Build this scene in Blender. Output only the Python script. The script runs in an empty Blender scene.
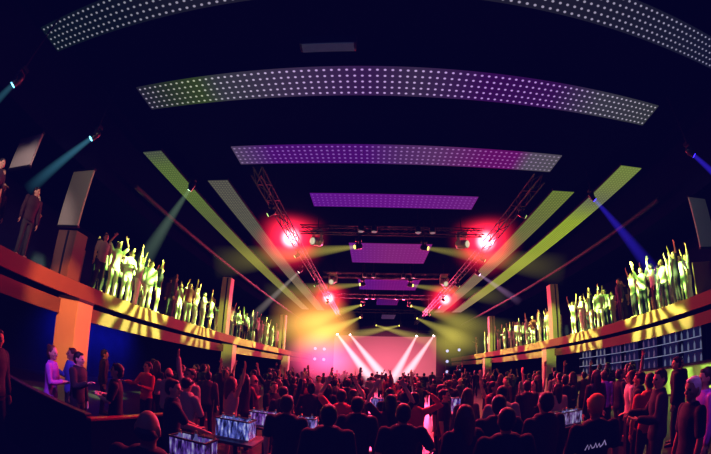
import bpy, bmesh, math, random
from mathutils import Vector, Matrix, Quaternion
random.seed(11)
PI = math.pi
R = math.radians
C = bpy.context.scene.collection
S = bpy.context.scene
CH = 2.15                                   # camera height; every z below is measured from the dance floor

# ------------------------------------------------------------------ camera (equisolid fisheye lens)
cam = bpy.data.cameras.new('camera'); camo = bpy.data.objects.new('camera', cam); C.objects.link(camo)
cam.type = 'PANO'
cam.sensor_fit = 'HORIZONTAL'; cam.sensor_width = 36.0; cam.sensor_height = 36.0 * 454 / 711
cp = cam if hasattr(cam, 'panorama_type') else cam.cycles
cp.panorama_type = 'FISHEYE_EQUISOLID'
cp.fisheye_lens = 377.55 / 711 * 36.0
cp.fisheye_fov = R(220)
cam.clip_start = 0.05; cam.clip_end = 300
yaw, pitch, roll = R(3.282), R(21.36), R(2.366)
m = Matrix.Rotation(yaw, 4, 'Z') @ Matrix.Rotation(pitch, 4, 'X') @ Matrix.Rotation(-roll, 4, 'Y') @ Matrix.Rotation(R(90), 4, 'X')
camo.matrix_world = Matrix.Translation((0, 0, CH)) @ m
S.camera = camo

# ------------------------------------------------------------------ materials
def _nt(name):
    ma = bpy.data.materials.new(name); ma.use_nodes = True
    return ma, ma.node_tree, ma.node_tree.nodes['Principled BSDF']
def mat(name, col, rough=.6, metal=0., emit=None, es=0., noise=0., nscale=8., spec=.3):
    ma, nt, b = _nt(name)
    b.inputs['Base Color'].default_value = (*col, 1); b.inputs['Roughness'].default_value = rough
    b.inputs['Metallic'].default_value = metal; b.inputs['Specular IOR Level'].default_value = spec
    if noise:
        tc = nt.nodes.new('ShaderNodeTexCoord'); n = nt.nodes.new('ShaderNodeTexNoise'); n.inputs['Scale'].default_value = nscale
        n.inputs['Detail'].default_value = 4
        mx = nt.nodes.new('ShaderNodeMix'); mx.data_type = 'RGBA'
        mx.inputs[6].default_value = (*[c * (1 - noise) for c in col], 1); mx.inputs[7].default_value = (*[min(1, c * (1 + noise)) for c in col], 1)
        nt.links.new(tc.outputs['Object'], n.inputs['Vector']); nt.links.new(n.outputs['Fac'], mx.inputs[0])
        nt.links.new(mx.outputs[2], b.inputs['Base Color'])
    if emit:
        b.inputs['Emission Color'].default_value = (*emit, 1); b.inputs['Emission Strength'].default_value = es
    return ma
def rand_mat(name, cols, rough=.75):
    """colour picked per object from a list"""
    ma, nt, b = _nt(name)
    oi = nt.nodes.new('ShaderNodeObjectInfo'); rp = nt.nodes.new('ShaderNodeValToRGB'); rp.color_ramp.interpolation = 'CONSTANT'
    el = rp.color_ramp.elements
    while len(el) > 1: el.remove(el[0])
    el[0].position = 0; el[0].color = (*cols[0], 1)
    for i, c in enumerate(cols[1:], 1):
        e = el.new(i / len(cols)); e.color = (*c, 1)
    nt.links.new(oi.outputs['Random'], rp.inputs['Fac']); nt.links.new(rp.outputs['Color'], b.inputs['Base Color'])
    b.inputs['Roughness'].default_value = rough; b.inputs['Specular IOR Level'].default_value = .2
    return ma
def math_node(nt, op, a, b=None, c=None):
    n = nt.nodes.new('ShaderNodeMath'); n.operation = op
    for i, v in enumerate((a, b, c)):
        if v is None: continue
        if isinstance(v, (int, float)): n.inputs[i].default_value = v
        else: nt.links.new(v, n.inputs[i])
    return n.outputs[0]
def dot_panel_mat(name, stops, x0, x1, pitch_x, pitch_y, dot=1.2, glow=.1, dot_col=(.75, .62, .9), axis='X', radius=.27):
    """LED dots on a dark panel; stops = colours along the panel from x0 to x1 (object metres)"""
    ma, nt, b = _nt(name)
    b.inputs['Base Color'].default_value = (.003, .002, .008, 1); b.inputs['Roughness'].default_value = .8; b.inputs['Specular IOR Level'].default_value = 0
    tc = nt.nodes.new('ShaderNodeTexCoord'); sp = nt.nodes.new('ShaderNodeSeparateXYZ'); nt.links.new(tc.outputs['Object'], sp.inputs[0])
    fx = math_node(nt, 'SUBTRACT', math_node(nt, 'FRACT', math_node(nt, 'DIVIDE', sp.outputs[0], pitch_x)), .5)
    fy = math_node(nt, 'SUBTRACT', math_node(nt, 'FRACT', math_node(nt, 'DIVIDE', sp.outputs[1], pitch_y)), .5)
    dx = math_node(nt, 'MULTIPLY', fx, pitch_x); dy = math_node(nt, 'MULTIPLY', fy, pitch_y)
    dd = math_node(nt, 'SQRT', math_node(nt, 'ADD', math_node(nt, 'MULTIPLY', dx, dx), math_node(nt, 'MULTIPLY', dy, dy)))
    mr = nt.nodes.new('ShaderNodeMapRange'); mr.interpolation_type = 'SMOOTHSTEP'
    nt.links.new(dd, mr.inputs[0]); p = min(pitch_x, pitch_y)
    mr.inputs[1].default_value = p * radius; mr.inputs[2].default_value = p * radius * .6; mr.inputs[3].default_value = 0; mr.inputs[4].default_value = 1
    g = math_node(nt, 'DIVIDE', math_node(nt, 'SUBTRACT', sp.outputs[0 if axis == 'X' else 1], x0), x1 - x0)
    rp = nt.nodes.new('ShaderNodeValToRGB'); el = rp.color_ramp.elements
    while len(el) > 1: el.remove(el[0])
    el[0].position = stops[0][0]; el[0].color = (*stops[0][1], 1)
    for ps, c in stops[1:]:
        e = el.new(ps); e.color = (*c, 1)
    nt.links.new(g, rp.inputs['Fac'])
    mx = nt.nodes.new('ShaderNodeMix'); mx.data_type = 'RGBA'; mx.inputs[0].default_value = .5
    nt.links.new(rp.outputs['Color'], mx.inputs[6]); mx.inputs[7].default_value = (*dot_col, 1)
    v1 = nt.nodes.new('ShaderNodeVectorMath'); v1.operation = 'SCALE'; nt.links.new(mx.outputs[2], v1.inputs[0]); nt.links.new(math_node(nt, 'MULTIPLY', mr.outputs[0], dot), v1.inputs['Scale'])
    v2 = nt.nodes.new('ShaderNodeVectorMath'); v2.operation = 'SCALE'; nt.links.new(rp.outputs['Color'], v2.inputs[0]); v2.inputs['Scale'].default_value = glow
    va = nt.nodes.new('ShaderNodeVectorMath'); va.operation = 'ADD'; nt.links.new(v1.outputs[0], va.inputs[0]); nt.links.new(v2.outputs[0], va.inputs[1])
    nt.links.new(va.outputs[0], b.inputs['Emission Color']); b.inputs['Emission Strength'].default_value = 1
    return ma
def beam_mat(name, col, k, r0, r1, L, power=1.0, tail=1.0):
    """glowing haze inside a light cone: bright at the lens, fading along the throw and towards the cone's edge"""
    ma = bpy.data.materials.new(name); ma.use_nodes = True; nt = ma.node_tree; nt.nodes.clear()
    out = nt.nodes.new('ShaderNodeOutputMaterial'); em = nt.nodes.new('ShaderNodeVolumePrincipled'); em.inputs['Density'].default_value = 0; em.inputs['Emission Color'].default_value = (*col, 1)  # emits by itself: the beam is put into the cone volume
    nt.links.new(em.outputs[0], out.inputs['Volume'])
    tc = nt.nodes.new('ShaderNodeTexCoord'); sp = nt.nodes.new('ShaderNodeSeparateXYZ'); nt.links.new(tc.outputs['Object'], sp.inputs[0])
    t = math_node(nt, 'DIVIDE', sp.outputs[2], L)
    rz = math_node(nt, 'MULTIPLY_ADD', t, r1 - r0, r0)
    rho2 = math_node(nt, 'ADD', math_node(nt, 'MULTIPLY', sp.outputs[0], sp.outputs[0]), math_node(nt, 'MULTIPLY', sp.outputs[1], sp.outputs[1]))
    e = math_node(nt, 'MAXIMUM', math_node(nt, 'SUBTRACT', 1.0, math_node(nt, 'DIVIDE', rho2, math_node(nt, 'MULTIPLY', rz, rz))), 0)
    fade = math_node(nt, 'POWER', math_node(nt, 'MAXIMUM', math_node(nt, 'SUBTRACT', 1.0, t), 0), tail)
    f = math_node(nt, 'MULTIPLY', math_node(nt, 'POWER', math_node(nt, 'DIVIDE', r0, rz), power), math_node(nt, 'MULTIPLY', e, fade))
    nt.links.new(math_node(nt, 'MULTIPLY', f, k / r0), em.inputs['Emission Strength'])
    return ma
def halo_mat(name, col, k, power=2.0):
    """soft ball of self-glowing haze, densest at its centre (object is a unit sphere scaled)"""
    ma = bpy.data.materials.new(name); ma.use_nodes = True; nt = ma.node_tree; nt.nodes.clear()
    out = nt.nodes.new('ShaderNodeOutputMaterial'); em = nt.nodes.new('ShaderNodeVolumePrincipled'); em.inputs['Density'].default_value = 0; em.inputs['Emission Color'].default_value = (*col, 1)  # emission only: lamplight in the haze is put in as glow
    nt.links.new(em.outputs[0], out.inputs['Volume'])
    tc = nt.nodes.new('ShaderNodeTexCoord'); ln = nt.nodes.new('ShaderNodeVectorMath'); ln.operation = 'LENGTH'; nt.links.new(tc.outputs['Object'], ln.inputs[0])
    f = math_node(nt, 'POWER', math_node(nt, 'MAXIMUM', math_node(nt, 'SUBTRACT', 1, ln.outputs['Value']), 0), power)
    nt.links.new(math_node(nt, 'MULTIPLY', f, k), em.inputs['Emission Strength'])
    return ma

M = dict(
    floor=mat('dark_floor', (.02, .015, .022), .35, noise=.4, nscale=3),
    ceil=mat('black_ceiling', (.003, .003, .012), .9, noise=.3, nscale=2, spec=0),
    wall=mat('dark_wall', (.008, .007, .03), .9, noise=.3, nscale=2, spec=0),
    slab=mat('balcony_edge_paint', (.22, .09, .06), .7, spec=.05, noise=.12, nscale=1.5),
    fascia=mat('lower_fascia_paint', (.17, .075, .055), .7, spec=.05, noise=.12, nscale=1.5),
    void=mat('shade_black', (.001, .001, .002), .95, spec=.02, noise=.1),  # shade put into the colour of soffit gap and booth panels
    dark=mat('black_paint', (.008, .008, .014), .6, noise=.2),
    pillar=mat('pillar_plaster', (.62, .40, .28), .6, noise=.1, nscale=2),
    pillar_greenlit=mat('pillar_plaster_greenlit', (.55, .55, .36), .6, noise=.1, nscale=2),  # tint of the yellow-green light put into the far plaster
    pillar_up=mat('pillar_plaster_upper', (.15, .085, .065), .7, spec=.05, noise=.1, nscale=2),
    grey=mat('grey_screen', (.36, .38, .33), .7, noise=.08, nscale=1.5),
    metal=mat('black_metal', (.03, .03, .035), .4, .8, noise=.2),
    steel=mat('worn_steel', (.03, .03, .04), .5, .6, noise=.2),
    white=mat('white_housing', (.6, .6, .55), .4, noise=.05),
    skin=rand_mat('skin', [(.50, .30, .21), (.42, .24, .16), (.55, .36, .26), (.34, .19, .12)], .55),
    eye=mat('eye_dark', (.02, .015, .015), .2), lip=mat('lips', (.35, .10, .09), .5),
    hair=rand_mat('hair', [(.012, .009, .008), (.02, .012, .008), (.008, .007, .008), (.045, .022, .012)], .5),
    top=rand_mat('top_cloth', [(.012, .012, .016), (.02, .02, .03), (.010, .010, .012), (.05, .045, .05), (.015, .015, .03), (.16, .03, .03), (.03, .012, .014), (.30, .27, .26), (.02, .014, .03), (.012, .012, .014)]),
    trousers=rand_mat('trouser_cloth', [(.012, .012, .016), (.02, .022, .04), (.01, .01, .01), (.03, .028, .026)]),
    shoe=mat('shoe_leather', (.012, .01, .01), .4, noise=.2),
    purple=mat('purple_cloth', (.32, .08, .55), .7, noise=.12), blue=mat('blue_lit_white_cloth', (.05, .07, .45), .7, noise=.12),  # blue: a white shirt with its blue light put into the colour
    blacktop=mat('black_cloth', (.008, .008, .013), .85, noise=.2), red_lit_top=mat('red_lit_cloth', (.5, .06, .05), .75, noise=.12),  # red light on guests' shirts put into the red cloth
    whitetop=mat('white_cloth', (.75, .72, .72), .7, noise=.06), orange=mat('orange_lit_cap', (.65, .16, .04), .7, noise=.1),  # orange light on the cap put into its colour
    wood=mat('dark_wood', (.05, .025, .02), .35, noise=.3, nscale=6),
    red_lit_edge=mat('red_light_tint', (.16, .012, .012), .35, noise=.2, nscale=6),  # red light along rail and chair edges put into the colour
    sofa=mat('sofa_leather', (.02, .015, .02), .45, noise=.3, nscale=10),
)

# ------------------------------------------------------------------ mesh helpers
def new_mesh(bm, name):
    me = bpy.data.meshes.new(name); bm.normal_update(); bm.to_mesh(me); bm.free(); return me
def obj(name, bm, ma, parent=None, smooth=False, loc=None):
    me = bm if isinstance(bm, bpy.types.Mesh) else new_mesh(bm, name)
    if ma is not None and not me.materials:
        for x in (ma if isinstance(ma, (list, tuple)) else [ma]): me.materials.append(x)
    if smooth:
        for p in me.polygons: p.use_smooth = True
    o = bpy.data.objects.new(name, me); C.objects.link(o)
    if parent: o.parent = parent
    if loc is not None: o.location = loc
    return o
def tag(o, label, cat, group=None, kind=None):
    if label: o['label'] = label
    if cat: o['category'] = cat
    if group: o['group'] = group
    if kind: o['kind'] = kind
    return o
def thing(name, label, cat, loc=(0, 0, 0), rz=0, group=None):
    o = bpy.data.objects.new(name, None); o.empty_display_size = .2; C.objects.link(o)
    o.location = loc; o.rotation_euler = (0, 0, rz)
    return tag(o, label, cat, group)
def struct(name, bm, ma): 
    o = obj(name, bm, ma); o['kind'] = 'structure'; return o
def box(bm, x0, x1, y0, y1, z0, z1, bev=0):
    r = bmesh.ops.create_cube(bm, size=1); vs = r['verts']
    bmesh.ops.scale(bm, vec=(x1 - x0, y1 - y0, z1 - z0), verts=vs)
    bmesh.ops.translate(bm, vec=((x0 + x1) / 2, (y0 + y1) / 2, (z0 + z1) / 2), verts=vs)
    if bev:
        es = {e for v in vs for e in v.link_edges}
        bmesh.ops.bevel(bm, geom=list(es), offset=bev, segments=2, affect='EDGES', profile=.5)
    return bm
def B(*a, **k): return box(bmesh.new(), *a, **k)
def frame_of(d):
    d = Vector(d).normalized(); u = d.orthogonal().normalized() if abs(d.z) > .95 else d.cross(Vector((0, 0, 1))).normalized()
    return d, u, d.cross(u).normalized()
def loft(bm, rings):
    """rings: lists of points; closed with fans"""
    vr = [[bm.verts.new(p) for p in r] for r in rings]; n = len(vr[0])
    for a, b in zip(vr, vr[1:]):
        for i in range(n): bm.faces.new((a[i], a[(i + 1) % n], b[(i + 1) % n], b[i]))
    bm.faces.new(list(reversed(vr[0]))); bm.faces.new(vr[-1])
def tube(bm, pts, radii, n=10, caps=True):
    pts = [Vector(p) for p in pts]; rings = []
    for i, p in enumerate(pts):
        d = (pts[min(i + 1, len(pts) - 1)] - pts[max(i - 1, 0)])
        d, u, v = frame_of(d)
        def ring(c, r): return [c + u * (r * math.cos(2 * PI * k / n)) + v * (r * math.sin(2 * PI * k / n)) for k in range(n)]
        if caps and i == 0:
            for a in (75, 45, 20): rings.append(ring(p - d * radii[0] * math.sin(R(a)), radii[0] * math.cos(R(a))))
        rings.append(ring(p, radii[i]))
        if caps and i == len(pts) - 1:
            for a in (20, 45, 75): rings.append(ring(p + d * radii[-1] * math.sin(R(a)), radii[-1] * math.cos(R(a))))
    loft(bm, rings); return bm
def lathe(bm, prof, n=16, c=(0, 0, 0)):
    loft(bm, [[Vector((c[0] + r * math.cos(2 * PI * k / n), c[1] + r * math.sin(2 * PI * k / n), c[2] + z)) for k in range(n)] for r, z in prof]); return bm
def ell(bm, c, r, n=16, mtx=None):
    res = bmesh.ops.create_uvsphere(bm, u_segments=n, v_segments=max(8, n // 2), radius=1)
    bmesh.ops.scale(bm, vec=r, verts=res['verts'])
    if mtx: bmesh.ops.transform(bm, matrix=mtx, verts=res['verts'])
    bmesh.ops.translate(bm, vec=c, verts=res['verts'])
def remesh(bm, voxel, smooth_it=2, name='m'):
    me = new_mesh(bm, name); o = bpy.data.objects.new('tmp', me); C.objects.link(o)
    md = o.modifiers.new('r', 'REMESH'); md.mode = 'VOXEL'; md.voxel_size = voxel; md.use_smooth_shade = True
    sm = o.modifiers.new('s', 'SMOOTH'); sm.iterations = smooth_it; sm.factor = .5
    dg = bpy.context.evaluated_depsgraph_get(); dg.update()
    out = bpy.data.meshes.new_from_object(o.evaluated_get(dg)); out.name = name
    bpy.data.objects.remove(o); bpy.data.meshes.remove(me)
    for p in out.polygons: p.use_smooth = True
    return out
def copy_tree(o, parent=None):
    c = o.copy(); C.objects.link(c)
    if parent: c.parent = parent
    for ch in o.children: copy_tree(ch, c)
    return c
def aim(o, frm, to):
    """local +Z looks from frm to to"""
    o.location = frm; o.rotation_mode = 'QUATERNION'
    o.rotation_quaternion = (Vector(to) - Vector(frm)).to_track_quat('Z', 'Y')

# ------------------------------------------------------------------ room shell
XL, XR, YB, YF, ZC = -12.4, 14.2, -5.0, 52.0, 8.75
struct('floor', B(XL - .2, XR + .2, YB - .2, YF + .2, -.2, 0), M['floor'])
struct('ceiling', B(XL - .2, XR + .2, YB - .2, YF + .2, ZC, ZC + .2), M['ceil'])
struct('wall_left', B(XL - .2, XL, YB, YF, 0, ZC), M['wall'])
struct('wall_right', B(XR, XR + .2, YB, YF, 0, ZC), M['wall'])
struct('wall_back', B(XL, XR, YB - .2, YB, 0, ZC), M['wall'])
struct('wall_stage', B(XL, XR, YF, YF + .2, 0, ZC), M['wall'])
ZB = 3.3                                    # balcony floor
LX, RX = -7.45, 9.65                        # balcony front edges
for nm, xa, xb in (('left', XL, LX), ('right', RX, XR)):
    struct('floor_balcony_' + nm, B(xa, xb, YB, 46, ZB - .40, ZB), M['slab'])
    if nm == 'left': struct('trim_1', B(LX - .4, LX - .08, YB, 46, 2.37, 2.74), M['fascia'])
    else: struct('trim_2', B(RX + .08, RX + .4, YB, 46, 2.37, 2.74), M['fascia'])
    struct('ceiling_soffit_' + nm, B(xa if nm == 'left' else xb - (xb - xa) + .25, xb - .25 if nm == 'left' else xb, YB, 46, 2.74, 2.90), M['void'])  # very black, so the gap above the fascia keeps its shadow
    struct('ceiling_balcony_' + nm, B(xa if nm == 'left' else xb - (xb - xa) + .45, xb - .45 if nm == 'left' else xb, YB, 46, 6.35, ZC), M['ceil'])

# pillars: one run under the balcony edge, one above it
def pillar_lower(side, y, w, label):
    x0, x1 = (LX - .18 - w, LX - .02) if side < 0 else (RX + .02, RX + .18 + w)
    x0, x1 = (LX - .19, LX - .19 + w) if side < 0 else (RX + .19 - w, RX + .19)
    t = thing('pillar', label, 'pillar', ((x0 + x1) / 2, y, 0)); h = (x1 - x0) / 2
    obj('shaft', B(-h, h, -.3, .3, .12, ZB - .47, bev=.02), M['pillar_greenlit'] if y > 10 else M['pillar'], t)
    obj('plinth', B(-h - .02, h + .02, -.32, .32, 0, .12), M['dark'], t)
    obj('capital', B(-h - .015, h + .015, -.315, .315, ZB - .53, ZB - .46), M['dark'], t)
def pillar_upper(side, y, w, label, z1=6.33):
    x0, x1 = (LX - .05 - w, LX - .05) if side < 0 else (RX + .05, RX + .05 + w)
    t = thing('pillar', label, 'pillar', ((x0 + x1) / 2, y, ZB)); h = (x1 - x0) / 2
    obj('shaft', B(-h, h, -.25, .25, 0, z1 - ZB, bev=.02), M['pillar_greenlit'] if y > 10 else M['pillar_up'], t)
    obj('groove', B(.02, .10, -.262, -.25, .05, z1 - ZB - .02), M['dark'], t)
ords = ('nearest', 'second', 'far third')
for side, sn in ((-1, 'left'), (1, 'right')):
    for i, (y, w, wu) in enumerate(((7.0, .82, .82), (18.6, .62, .52), (32.0, .6, .5))):
        if side > 0 and i == 0: continue
        yy = y if side < 0 else (18.9, 30.6)[i - 1]
        look = ('orange-lit' if side < 0 else 'yellow-green lit') if i else 'bright orange'
        pillar_lower(side, yy, w, '%s pillar under the %s balcony, %s from the camera' % (look, sn, ords[i]))
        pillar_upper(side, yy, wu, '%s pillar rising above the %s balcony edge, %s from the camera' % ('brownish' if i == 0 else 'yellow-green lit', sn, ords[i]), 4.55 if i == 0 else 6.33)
# grey screens over the nearest pillars
def grey_screen(x0, x1, y, z0, z1, label, rz=0):
    t = thing('projection_screen', label, 'screen', ((x0 + x1) / 2, y, z0), rz); h = (x1 - x0) / 2
    obj('panel', B(-h, h, -.03, .03, .03, z1 - z0), M['grey'], t)
    obj('bottom_bar', B(-h - .03, h + .03, -.05, .05, -.02, .03), M['metal'], t); obj('top_bar', B(-h - .03, h + .03, -.05, .05, z1 - z0, z1 - z0 + .05), M['metal'], t)
    for sx in (-.7, .7):
        b = bmesh.new(); tube(b, [(sx * h, 0, z1 - z0 + .05), (sx * h, 0, 6.345 - z0)], [.015, .015], 6, caps=False); obj('hanging_rod', b, M['metal'], t)
grey_screen(-8.35, -7.45, 6.7, 4.62, 6.25, 'tall grey panel above the nearest left pillar')
grey_screen(-9.0, -7.9, 4.75, 5.35, 6.25, 'dim grey panel at the far left end of the left balcony')
grey_screen(9.75, 10.75, 7.4, 4.6, 6.25, 'tall grey panel at the right edge above the right balcony')
o = obj('wall_panel', B(-.55, .55, -.03, .03, 0, 1.05, bev=.01), M['pillar_up'], loc=(-8.7, 7.9, ZB)); tag(o, 'brown partition panel standing behind the nearest left pillar', 'partition')
o = obj('wall_panel', B(-.6, .6, -.03, .03, 0, 1.1, bev=.01), M['pillar_up'], loc=(10.7, 8.2, ZB)); tag(o, 'dark brown partition panel on the right balcony edge', 'partition')
# long pipes below the balcony ceilings
for x, sn in ((-8.0, 'left'), (10.2, 'right')):
    t = bmesh.new(); tube(t, [(0, 0, 0), (0, 32, 0)], [.09, .09], 10)
    o = obj('ventilation_pipe', t, M['dark'], loc=(x + (.36 if x < 0 else -.36), 9, 6.9), smooth=True); tag(o, 'thin grey pipe running along the %s side under the ceiling' % sn, 'pipe')

# ------------------------------------------------------------------ ceiling LED panels (transverse) and strips (lengthwise)
W_, P_, G_, MG = (.45, .42, .55), (.34, .02, .75), (.35, .6, .05), (.62, .02, .6)
DW = (.16, .15, .22)
ZP = CH + 6.0
panels = [
 (-7.8, 9.6, 2.85, 3.80, [(0, (.10, .25, .16)), (.14, (.12, .22, .2)), (.3, W_), (.6, W_), (.85, (.3, .35, .6)), (1, (.15, .2, .5))], .05, 'widest LED dot panel crossing the ceiling at the top of the photo, nearest the camera'),
 (-6.14, 7.82, 5.80, 6.78, [(0, DW), (.06, (.2, .3, .08)), (.13, G_), (.17, (.4, .42, .45)), (.3, (.5, .3, .7)), (.42, (.42, .12, .75)), (.5, (.45, .25, .65)), (.62, (.40, .04, .8)), (.75, (.38, .05, .75)), (.85, W_), (1, (.35, .38, .35))], .16, 'second LED dot panel across the ceiling, white and purple with a green patch at its left end'),
 (-4.37, 5.80, 8.92, 9.96, [(0, (.38, .25, .5)), (.12, P_), (.4, P_), (.5, (.4, .12, .6)), (.6, (.5, .15, .6)), (.75, MG), (.85, MG), (.9, (.45, .35, .5)), (1, (.4, .35, .4))], .12, 'third LED dot panel across the ceiling, violet with a magenta right half'),
 (-2.40, 3.76, 12.08, 13.2, [(0, P_), (.5, (.42, .02, .7)), (1, (.46, .04, .6))], .20, 'fourth LED dot panel across the ceiling, evenly violet'),
 (-1.30, 2.82, 17.5, 20.9, [(0, (.42, .03, .6)), (.5, (.6, .05, .5)), (1, (.65, .04, .5))], .22, 'fifth ceiling LED panel, magenta, hung between two pairs of small spots'),
 (-1.12, 3.16, 25.1, 28.4, [(0, P_), (.5, MG), (1, MG)], .18, 'sixth ceiling LED panel, dim magenta, half way to the stage'),
 (.25, 2.2, 31.8, 35.4, [(0, P_), (1, MG)], .10, 'seventh small ceiling LED panel close to the stage'),
 (.95, 2.5, 42.0, 45.5, [(0, (.4, .15, .5)), (1, (.5, .2, .5))], .08, 'tiny ceiling LED panel right before the stage'),
]
for i, (x0, x1, y0, y1, st, glow, lab) in enumerate(panels):
    n = round((y1 - y0) / .205) if i < 4 else round((y1 - y0) / .45)
    py = (y1 - y0) / n; px = .168 if i < 4 else .2
    w = x1 - x0; nx = round(w / px); px = w / nx
    t = thing('led_ceiling_panel', lab, 'LED panel', (x0, y0, ZP), 0)
    obj('light_face', B(0, w, 0, y1 - y0, 0, .02), dot_panel_mat('led_dots', st, 0, w, px, py, dot=(.55, .8, .42, .26, .17, .16, .14, .10)[i], glow=glow * 1.5 if i > 1 else glow * .5, radius=.23 if i < 2 else .27, dot_col=(.75, .62, .9) if i < 2 else (.62, .42, .8) if i == 2 else (.6, .25, .75)), t)
    obj('backing', B(0, w, 0, y1 - y0, .022, .09), M['metal'], t)
    for fx in (.12, .5, .88):
        h = bmesh.new(); tube(h, [(w * fx, (y1 - y0) / 2, .1), (w * fx, (y1 - y0) / 2, ZC - ZP)], [.025, .025], 8, caps=False); obj('hanger', h, M['metal'], t)
YG, YL, OL, PK = (.42, .52, .03), (.50, .46, .05), (.26, .28, .07), (.5, .26, .2)
strips = [
 (-7.72, -6.95, 8.9, 40, [(0, (.14, .17, .10)), (.03, (.2, .32, .05)), (.1, (.22, .36, .04)), (.2, (.22, .26, .06)), (.4, YL), (.7, (.5, .45, .1)), (1, PK)], 'outer left LED strip running lengthwise to the stage, olive green'),
 (-6.05, -5.25, 11.05, 40, [(0, (.18, .17, .12)), (.15, (.2, .19, .12)), (.35, (.30, .22, .14)), (.6, (.45, .28, .15)), (1, PK)], 'inner left LED strip running lengthwise to the stage, dull beige'),
 (6.55, 7.52, 11.3, 40, [(0, (.30, .40, .04)), (.1, (.30, .34, .06)), (.3, (.42, .30, .12)), (.6, (.5, .28, .18)), (1, PK)], 'inner right LED strip running lengthwise to the stage, fading from yellow green to peach'),
 (8.46, 9.5, 9.1, 40, [(0, (.26, .36, .05)), (.05, (.26, .32, .06)), (.09, (.2, .22, .1)), (.16, (.44, .58, .02)), (.3, (.48, .58, .03)), (.6, YL), (1, PK)], 'outer right LED strip running lengthwise to the stage, bright yellow green'),
]
for x0, x1, y0, y1, st, lab in strips:
    w, L = x1 - x0, y1 - y0
    t = thing('led_strip', lab, 'LED strip', (x0, y0, ZP), 0)
    obj('light_face', B(0, w, 0, L, 0, .02), dot_panel_mat('led_strip_dots', st, 0, L, w / 7, .15, dot=.34, glow=.52 if x0 > 8 else .36, axis='Y', dot_col=(.4, .42, .2), radius=.3), t)
    obj('backing', B(0, w, 0, L, .022, .12), M['metal'], t)
    for k in range(6):
        h = bmesh.new(); tube(h, [(w / 2, L * (k + .5) / 6, .12), (w / 2, L * (k + .5) / 6, ZC - ZP)], [.025, .025], 8, caps=False); obj('hanger', h, M['metal'], t)

# ------------------------------------------------------------------ trusses
def truss_mesh(L, s=.3, r=.025, step=.6):
    """square lattice truss along +Y"""
    bm = bmesh.new(); h = s / 2
    for a, b in ((-h, -h), (h, -h), (h, h), (-h, h)): tube(bm, [(a, 0, b), (a, L, b)], [r, r], 6, caps=False)
    k = 0; n = int(L / step)
    for k in range(n):
        y0, y1 = L * k / n, L * (k + 1) / n
        sg = 1 if k % 2 else -1
        for p, q in (((-h * sg, y0, -h), (h * sg, y1, -h)), ((-h * sg, y0, h), (h * sg, y1, h)), ((-h, y0, -h * sg), (-h, y1, h * sg)), ((h, y0, -h * sg), (h, y1, h * sg))):
            tube(bm, [p, q], [r * .6, r * .6], 5, caps=False)
    return bm
for x, sn in ((-3.6, 'left'), (5.1, 'right')):
    o = obj('lighting_truss', truss_mesh(36), M['steel'], loc=(x, 9.5, 7.62)); tag(o, 'dark lattice lighting truss running lengthwise along the %s of the ceiling' % sn, 'truss')
for y, lab in ((15.2, 'dark cross truss behind the fourth ceiling LED panel'), (23.2, 'dark cross truss in front of the sixth ceiling LED panel'), (30.2, 'dark cross truss in front of the seventh ceiling LED panel'), (38.0, 'dark cross truss in front of the tiny ceiling LED panel')):
    o = obj('lighting_truss', truss_mesh(8.1), M['steel'], loc=(-3.3, y, 7.62 + .33)); o.rotation_euler = (0, 0, -PI / 2); tag(o, lab, 'truss')
o = obj('stage_truss', truss_mesh(16), M['steel'], loc=(-6.6, 47.6, 6.75)); o.rotation_euler = (0, 0, -PI / 2); tag(o, 'lattice truss over the front of the stage carrying the white beam lights', 'truss')

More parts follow.
